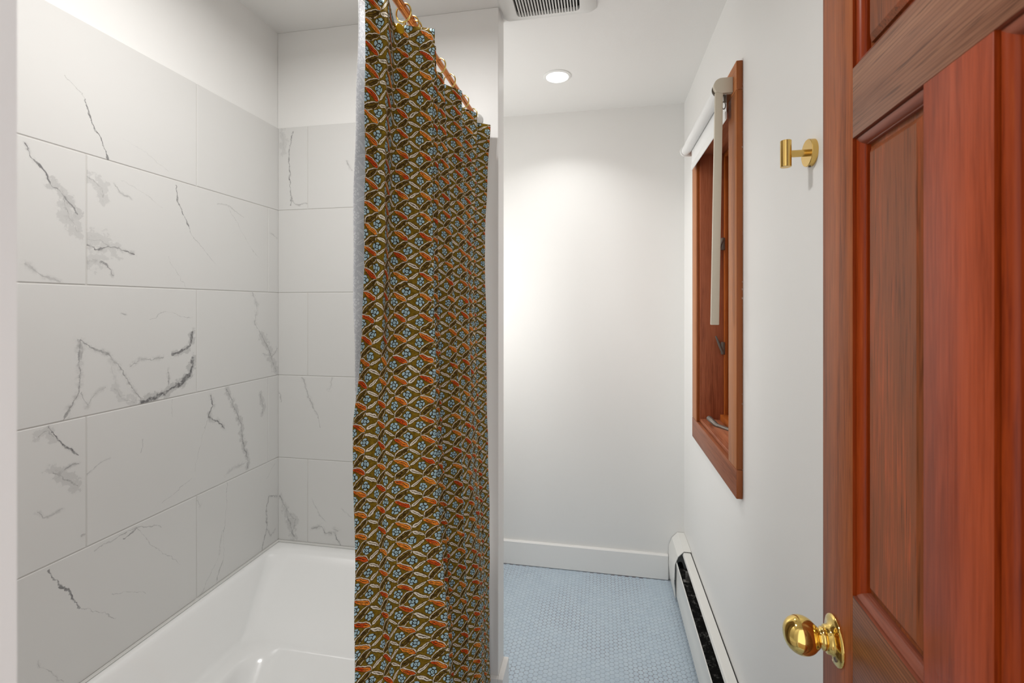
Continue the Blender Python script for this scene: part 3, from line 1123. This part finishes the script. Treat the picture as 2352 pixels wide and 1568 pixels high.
# stops
bm = bmesh.new()
sx0, sx1 = XR + 0.086, XR + 0.100
for a, b in (((sx0, WY1 - 0.030, WZ0 + 0.014), (sx1, WY1 - 0.012, WZ1 - 0.012)), ((sx0, WY0 + 0.012, WZ0 + 0.014), (sx1, WY0 + 0.030, WZ1 - 0.012)),
             ((sx0, WY0 + 0.030, WZ1 - 0.030), (sx1, WY1 - 0.030, WZ1 - 0.012)), ((sx0 - 0.018, WY0 + 0.030, WZ0 + 0.014), (sx1, WY1 - 0.030, WZ0 + 0.040))):
    wbox(bm, a, b, 0.002)
obj('stop', bm, M['sash'], win, smooth=True)
bm = bmesh.new()
sx2, sx3 = XR + 0.101, XR + 0.140
for a, b in (((sx2, WY1 - 0.070, WZ0 + 0.014), (sx3, WY1 - 0.013, WZ1 - 0.013)), ((sx2, WY0 + 0.013, WZ0 + 0.014), (sx3, WY0 + 0.070, WZ1 - 0.013)),
             ((sx2, WY0 + 0.070, WZ1 - 0.070), (sx3, WY1 - 0.070, WZ1 - 0.013)), ((sx2, WY0 + 0.070, WZ0 + 0.014), (sx3, WY1 - 0.070, WZ0 + 0.080))):
    wbox(bm, a, b, 0.002)
obj('sash', bm, M['sash'], win, smooth=True)
bm = bmesh.new()
wbox(bm, (XR + 0.118, WY0 + 0.068, WZ0 + 0.078), (XR + 0.122, WY1 - 0.068, WZ1 - 0.068))
obj('glass', bm, M['glass'], win)


def latch(z, up):
    bm = bmesh.new()
    y = WY1 - 0.024
    s = 1 if up else -1
    wbox(bm, (XR + 0.072, y - 0.010, z - 0.026), (XR + 0.087, y + 0.006, z + 0.026), 0.004)
    pts = [(XR + 0.079, y - 0.006, z - s * 0.020), (XR + 0.066, y - 0.010, z + s * 0.010), (XR + 0.050, y - 0.012, z + s * 0.050)]
    tube(bm, [tuple(Vector(p) - WO) for p in pts], [0.006, 0.0055, 0.0035], 10)
    obj('latch', bm, M['lever'], win, smooth=True)


latch(1.645, False)
latch(1.215, True)
bm = bmesh.new()
tube(bm, [tuple(Vector(p) - WO) for p in ((XR + 0.088, 1.862, WZ0 + 0.018), (XR + 0.060, 1.905, WZ0 + 0.018), (XR + 0.030, 1.955, WZ0 + 0.021))], [0.0085, 0.0075, 0.0070], 12)
tube(bm, [tuple(Vector(p) - WO) for p in ((XR + 0.036, 1.946, WZ0 + 0.018), (XR + 0.028, 1.958, WZ0 + 0.022), (XR + 0.010, 1.990, WZ0 + 0.038), (XR + 0.007, 1.995, WZ0 + 0.040))], [0.0075, 0.0095, 0.0105, 0.0080], 14)
lathe(bm, [(0, 0.001), (0.017, 0.001), (0.015, 0.010), (0.009, 0.018), (0, 0.020)], tuple(Vector((XR + 0.086, 1.86, WZ0 + 0.022)) - WO), (-1, 0, 0.2), 20)
obj('crank_handle', bm, M['lever'], win, smooth=True)

# ------------------------------------------------------------------ roller blind
BX, BZ, BR = 0.365, 2.064, 0.0195
bl = empty('roller_blind', (BX, 1.85, BZ), 'white roller blind rolled up at the window head with beige side wand', 'blind')
BO = bl.location
bm = bmesh.new()
tube(bm, [(0, 1.552 - 1.85, 0), (0, 2.150 - 1.85, 0)], BR, 40)
obj('roll', bm, M['blind'], bl, smooth=True, angle=50)
bm = bmesh.new()
prism(bm, [(0.0165, -0.004), (0.0180, -0.004), (0.0192, -0.088), (0.0177, -0.088)], 'y', 1.558 - 1.85, 2.120 - 1.85)
obj('fabric', bm, M['blind'], bl)
bm = bmesh.new()
prism(bm, [(0.0135, -0.072), (0.0177, -0.070), (0.0195, -0.072), (0.0195, -0.094), (0.0165, -0.098), (0.0135, -0.094)], 'y', 1.556 - 1.85, 2.122 - 1.85, 0.001)
obj('hem_bar', bm, M['plastic_white'], bl, smooth=True)


def bracket(y0, y1, m):
    bm = bmesh.new()
    prof = [(CX - BX - 0.0006, 0.0235), (CX - BX - 0.0006, -0.0235)]
    for k in range(13):
        a = math.radians(270 - 180 * k / 12)
        prof.append((-0.0010 + 0.0235 * math.cos(a), 0.0235 * math.sin(a)))
    prism(bm, prof, 'y', y0 - 1.85, y1 - 1.85, 0.0012)
    return obj('bracket', bm, m, bl, smooth=True)


bracket(1.532, 1.548, M['plastic_beige'])
bracket(2.152, 2.162, M['plastic_white'])
bm = bmesh.new()
lathe(bm, [(0, 0), (0.0225, 0), (0.0225, 0.004), (0, 0.004)], (-0.004, 1.549 - 1.85, -0.006), (0, 1, 0), 32)
obj('end_disc', bm, M['lever'], bl, smooth=True)
bm = bmesh.new()
# long beige chain cover, leaning out a little at the foot
wt = [(-0.0200, -0.0190), (0.0030, -0.0190), (-0.0085, -0.733), (-0.0325, -0.733)]
prism(bm, wt, 'y', 1.533 - 1.85, 1.545 - 1.85, 0.0022)
obj('wand', bm, M['plastic_beige'], bl, smooth=True)
bm = bmesh.new()
hook = [(0.0085 + 0.0050 * math.cos(a), 1.551 - 1.85, -0.0545 + 0.0115 * math.sin(a)) for a in [2 * PI * k / 20 for k in range(21)]]
tube(bm, hook, 0.0016, 8, False)
box(bm, (0.0080, 1.5505 - 1.85, -0.046), (0.0160, 1.5525 - 1.85, -0.0228))
obj('chain_hook', bm, M['lever'], bl, smooth=True)

# ------------------------------------------------------------------ brass robe hook
HY, HZ = 1.0325, 1.695
hk = empty('robe_hook', (XR, HY, HZ), 'satin brass robe hook on the white wall beside the open door', 'hook')
bm = bmesh.new()
lathe(bm, [(0, -0.0005), (0.0262, -0.0005), (0.0268, 0.0003), (0.0268, 0.0100), (0.0260, 0.0110), (0, 0.0110)], (0, 0, 0), (-1, 0, 0), 64)
obj('wall_plate', bm, M['brushed_brass'], hk, smooth=True)
bm = bmesh.new()
tube(bm, [(-0.010, 0, 0), (-0.045, 0, 0)], 0.0070, 32)
obj('arm', bm, M['brushed_brass'], hk, smooth=True)
bm = bmesh.new()
lathe(bm, [(0, -0.0265), (0.0096, -0.0265), (0.0101, -0.026), (0.0101, 0.026), (0.0096, 0.0265), (0, 0.0265)], (-0.049, 0, 0.0005), (0, 0, 1), 48)
obj('peg', bm, M['brushed_brass'], hk, smooth=True)
bm = bmesh.new()
tube(bm, [(-0.0055, 0, -0.0262), (-0.0055, 0, -0.0285)], 0.0022, 12)
obj('set_screw', bm, M['lever'], hk, smooth=True)

# ------------------------------------------------------------------ door, open against the right wall
DX, DY = at_depth(0, 0)[0], 0
d0x, d0z = 0.4842, 0.7326                                   # far (latch) edge, camera frame
dth = math.radians(14.6) - YAW                              # leaf angle from +y
Cw, Sw = math.cos(YAW), math.sin(YAW)
PX0, PY0 = d0x * Cw - d0z * Sw, d0x * Sw + d0z * Cw         # latch edge, room frame
door = empty('door_1', (PX0, PY0, 0.012), 'open reddish mahogany panel door with polished brass knob', 'door', kind='structure')
# local x runs from the latch edge to the hinges, local y into the wall, local z up
door.rotation_euler = (0, 0, -PI / 2 - dth)
TH = 0.035
W_ = 0.623
sA, pA, sB, pB = 0.1026, 0.2628, 0.360, 0.5203
zr = [(0.0, 0.215), (0.795, 0.988), (1.603, 1.697), (1.925, 2.018)]  # rails, from bottom


# the room side is local y = 0; leaf runs towards local -y or +y according to the turn
side = 1.0


def dpart(name, a, b, m, bev=0.0012):
    bm = bmesh.new()
    y0, y1 = sorted((0.0, TH * side))
    box(bm, (a[0], y0, a[1]), (b[0], y1, b[1]), bev)
    return obj(name, bm, m, door, smooth=True)


dpart('stile', (0, 0), (sA, 2.018), M['stile'])
dpart('stile', (pB, 0), (W_, 2.018), M['stile'])
for i, (z0, z1) in enumerate(zr):
    dpart('rail', (sA, z0), (pB, z1), M['lock_rail'] if i == 1 else M['rail'])
for (za, zb) in ((zr[0][1], zr[1][0]), (zr[1][1], zr[2][0]), (zr[2][1], zr[3][0])):
    dpart('mullion', (pA, za), (sB, zb), M['mullion'])
    for x0, x1 in ((sA, pA), (sB, pB)):
        pn = empty_panel = None
        bm = bmesh.new()
        c = TH / 2 * side
        # fielded panel: flat border, bevel step, raised field on both faces
        for sg in (-1, 1):
            def ring(ins, dep): return [bm.verts.new((x, c + sg * dep, z)) for x, z in ((x0 + ins, za + ins), (x1 - ins, za + ins), (x1 - ins, zb - ins), (x0 + ins, zb - ins))]
            prev = None
            for ins, dep in ((0.001, 0.0010), (0.0215, 0.0010), (0.0217, 0.0045), (0.029, 0.0090), (0.0295, 0.0090)):
                r = ring(ins, dep)
                if prev:
                    for k in range(4): bm.faces.new((prev[k], prev[(k + 1) % 4], r[(k + 1) % 4], r[k]))
                prev = r
            bm.faces.new(prev)
        pn = obj('panel', bm, M['panel'], door)
        # sticking: ovolo moulding round the opening, each length its own slope
        prof = [(0.0, 0.0005), (0.0003, 0.0068), (0.0016, 0.0068), (0.0020, 0.0040), (0.0034, 0.0043), (0.0060, 0.0052), (0.0090, 0.0072), (0.0110, 0.0102), (0.0114, 0.0118), (0.0128, 0.0120), (0.0130, 0.0168)]
        for (m, sel) in (('mould', (1, 3)), ('mould_x', (0, 2))):
            bm = bmesh.new()
            for yf, sg in ((0.0, side), (TH * side, -side)):
                cor = lambda ins: [(x0 + ins, za + ins), (x1 - ins, za + ins), (x1 - ins, zb - ins), (x0 + ins, zb - ins)]
                for k in sel:
                    prev = None
                    for ins, dep in prof:
                        q = cor(ins)
                        a, b = q[k], q[(k + 1) % 4]
                        e = [bm.verts.new((a[0], yf + sg * dep, a[1])), bm.verts.new((b[0], yf + sg * dep, b[1]))]
                        if prev: bm.faces.new((prev[0], prev[1], e[1], e[0]))
                        prev = e
            obj('moulding', bm, M[m], pn, smooth=True, angle=50)

# knob on the room side
ks, kz = 0.0470, 0.8895
kn = empty('knob', (0, 0, 0))
kn.parent = door
ax = (0, -side, 0)
ko = (ks, 0.0, kz)
bm = bmesh.new()
lathe(bm, [(0, 0.0), (0.0332, 0.0), (0.0340, 0.0012), (0.0332, 0.0030), (0.0295, 0.0042), (0.0220, 0.0062), (0.0195, 0.0090), (0.0185, 0.0130), (0.0165, 0.0142), (0, 0.0142)], ko, ax, 64)
obj('rose', bm, M['brass'], kn, smooth=True, angle=50)
bm = bmesh.new()
prof = [(0.0150, 0.0140), (0.0158, 0.0160), (0.0150, 0.0185), (0.0128, 0.0200), (0.0125, 0.0215), (0.0150, 0.0230)]
for k in range(0, 25):
    a = math.radians(40 + 140 * k / 24)
    prof.append((0.0262 * math.sin(a) ** 0.9 if k < 24 else 0.0, 0.0445 - 0.0238 * math.cos(a)))
lathe(bm, prof, ko, ax, 64)
obj('handle', bm, M['brass'], kn, smooth=True, angle=60)
bm = bmesh.new()
lathe(bm, [(0, 0.0), (0.0042, 0.0), (0.0042, 0.0068), (0.0030, 0.0072), (0, 0.0060)], (ks + 0.017, 0.0, kz - 0.016), ax, 20)
obj('screw', bm, M['lever'], kn, smooth=True)

# ------------------------------------------------------------------ baseboard heater
HYE, HY0, HYC = YB - 0.002, 1.02, 2.309
ht = empty('baseboard_heater', (XR, (HYE + HY0) / 2, 0), 'white metal baseboard heater with dark fins along the right wall', 'heater')
hy = ht.location.y


def hp(prof): return [(x - XR, z) for x, z in prof]


bm = bmesh.new()
prism(bm, hp([(XR - 0.0045, 0.237), (0.383, 0.237), (0.3790, 0.234), (0.3755, 0.224), (0.3765, 0.2235), (0.3805, 0.232), (0.3840, 0.2345), (XR - 0.0045, 0.2345)]), 'y', HY0 - hy, HYC - hy)
obj('top_cover', bm, M['heater'], ht, smooth=True, angle=25)
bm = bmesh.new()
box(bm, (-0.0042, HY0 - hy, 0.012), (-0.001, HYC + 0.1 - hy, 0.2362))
obj('back_plate', bm, M['dark'], ht)  # coloured black so the gap along the wall shows as a shaded line
bm = bmesh.new()
prism(bm, hp([(0.3480, 0.030), (0.3474, 0.060), (0.3480, 0.105), (0.3487, 0.109), (0.3486, 0.160), (0.3474, 0.172), (0.3475, 0.1865), (0.3500, 0.1885), (0.3510, 0.186), (0.3500, 0.172), (0.3515, 0.100), (0.3500, 0.030)]), 'y', HY0 - hy, HYC + 0.02 - hy)
obj('front_panel', bm, M['heater'], ht, smooth=True, angle=20)
bm = bmesh.new()
zt, zb = 0.178, 0.085
tube(bm, [(0.384 - XR, HY0 - hy, 0.12), (0.384 - XR, HYC + 0.12 - hy, 0.12)], 0.011, 16)
y = HY0 + 0.02
while y < HYC - 0.03:
    box(bm, (0.3525 - XR, y - hy, zb), (0.4105 - XR, y + 0.0007 - hy, zt))
    y += 0.0052
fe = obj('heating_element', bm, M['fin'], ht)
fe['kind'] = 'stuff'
for yb in (1.53, 2.17):
    bm = bmesh.new()
    box(bm, (0.366 - XR, yb - hy, 0.180), (0.410 - XR, yb + 0.004 - hy, 0.222), 0.001)
    box(bm, (0.356 - XR, yb - 0.010 - hy, 0.180), (0.380 - XR, yb + 0.012 - hy, 0.183), 0.001)
    tube(bm, [(0.370 - XR, yb - 0.001 - hy, 0.200), (0.370 - XR, yb - 0.003 - hy, 0.200)], 0.003, 10)
    obj('hanger', bm, M['hanger'], ht, smooth=True)
bm = bmesh.new()
outer = [(XR - 0.001, 0.243), (0.381, 0.243), (0.3545, 0.215), (0.3395, 0.178), (0.3360, 0.090), (0.3420, 0.020)]
inner = [(0.3445, 0.020), (0.3385, 0.090), (0.3420, 0.177), (0.3565, 0.2135), (0.382, 0.2405), (XR - 0.001, 0.2405)]
prism(bm, hp(outer + inner), 'y', HYC - 0.002 - hy, HYE - hy)
prism(bm, hp([(XR - 0.001, 0.2425), (0.381, 0.2425), (0.3547, 0.2148), (0.3400, 0.178), (0.3366, 0.090), (0.3425, 0.020), (XR - 0.001, 0.020)]), 'y', HYE - 0.003 - hy, HYE - hy)
obj('end_cap', bm, M['heater'], ht, smooth=True, angle=20)

# ------------------------------------------------------------------ ceiling vent and downlight
vx0, vx1, vy0, vy1 = -0.340, -0.014, 1.318, 1.650
gx0, gx1, gy0, gy1 = -0.286, -0.070, 1.350, 1.619
vt = empty('ceiling_vent', ((vx0 + vx1) / 2, (vy0 + vy1) / 2, CEIL), 'square white exhaust fan grille on the ceiling beside the partition', 'vent')
VO = vt.location
bm = bmesh.new()


def vb(bm, a, b, bev=0): box(bm, tuple(Vector(a) - VO), tuple(Vector(b) - VO), bev)


t2 = bmesh.new()
out_l = rrect(vx0, vx1, vy0, vy1, CEIL - 0.001, 0.012, 6)
mid_l = rrect(vx0 + 0.012, vx1 - 0.012, vy0 + 0.012, vy1 - 0.012, CEIL - 0.016, 0.014, 6)
in_l = rrect(gx0, gx1, gy0, gy1, CEIL - 0.017, 0.016, 6)
in_u = rrect(gx0, gx1, gy0, gy1, CEIL - 0.002, 0.016, 6)
loft(t2, [[tuple(Vector(p) - VO) for p in l] for l in (out_l, mid_l, in_l, in_u)], False)
merge(bm, t2)
obj('grille_frame', bm, M['plastic_white'], vt, smooth=True, angle=50)
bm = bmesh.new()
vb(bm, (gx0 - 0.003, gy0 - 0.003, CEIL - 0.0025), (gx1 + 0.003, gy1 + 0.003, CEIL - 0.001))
obj('painted_recess_shade', bm, M['dark'], vt)  # flat black sheet, the shade behind the slats is put into its colour
n = 22
for k in range(1, n):
    bm = bmesh.new()
    x = gx0 + (gx1 - gx0) * k / n
    vb(bm, (x - 0.0022, gy0 - 0.001, CEIL - 0.0168), (x + 0.0022, gy1 + 0.001, CEIL - 0.004), 0.0008)
    obj('slat', bm, M['plastic_white'], vt)

rl = empty('ceiling_light', (-0.191, 2.10, CEIL), 'round recessed ceiling light glowing near the far wall', 'ceiling light')
bm = bmesh.new()
lathe(bm, [(0.0620, -0.0005), (0.0615, -0.0030), (0.0560, -0.0055), (0.0500, -0.0060), (0.0490, -0.0050), (0.0488, -0.0010)], (0, 0, 0), (0, 0, 1), 64)
obj('trim_ring', bm, M['plastic_white'], rl, smooth=True)
bm = bmesh.new()
lathe(bm, [(0.0490, -0.0035), (0, -0.0040)], (0, 0, 0), (0, 0, 1), 64)
obj('diffuser', bm, M['lamp'], rl, smooth=True)
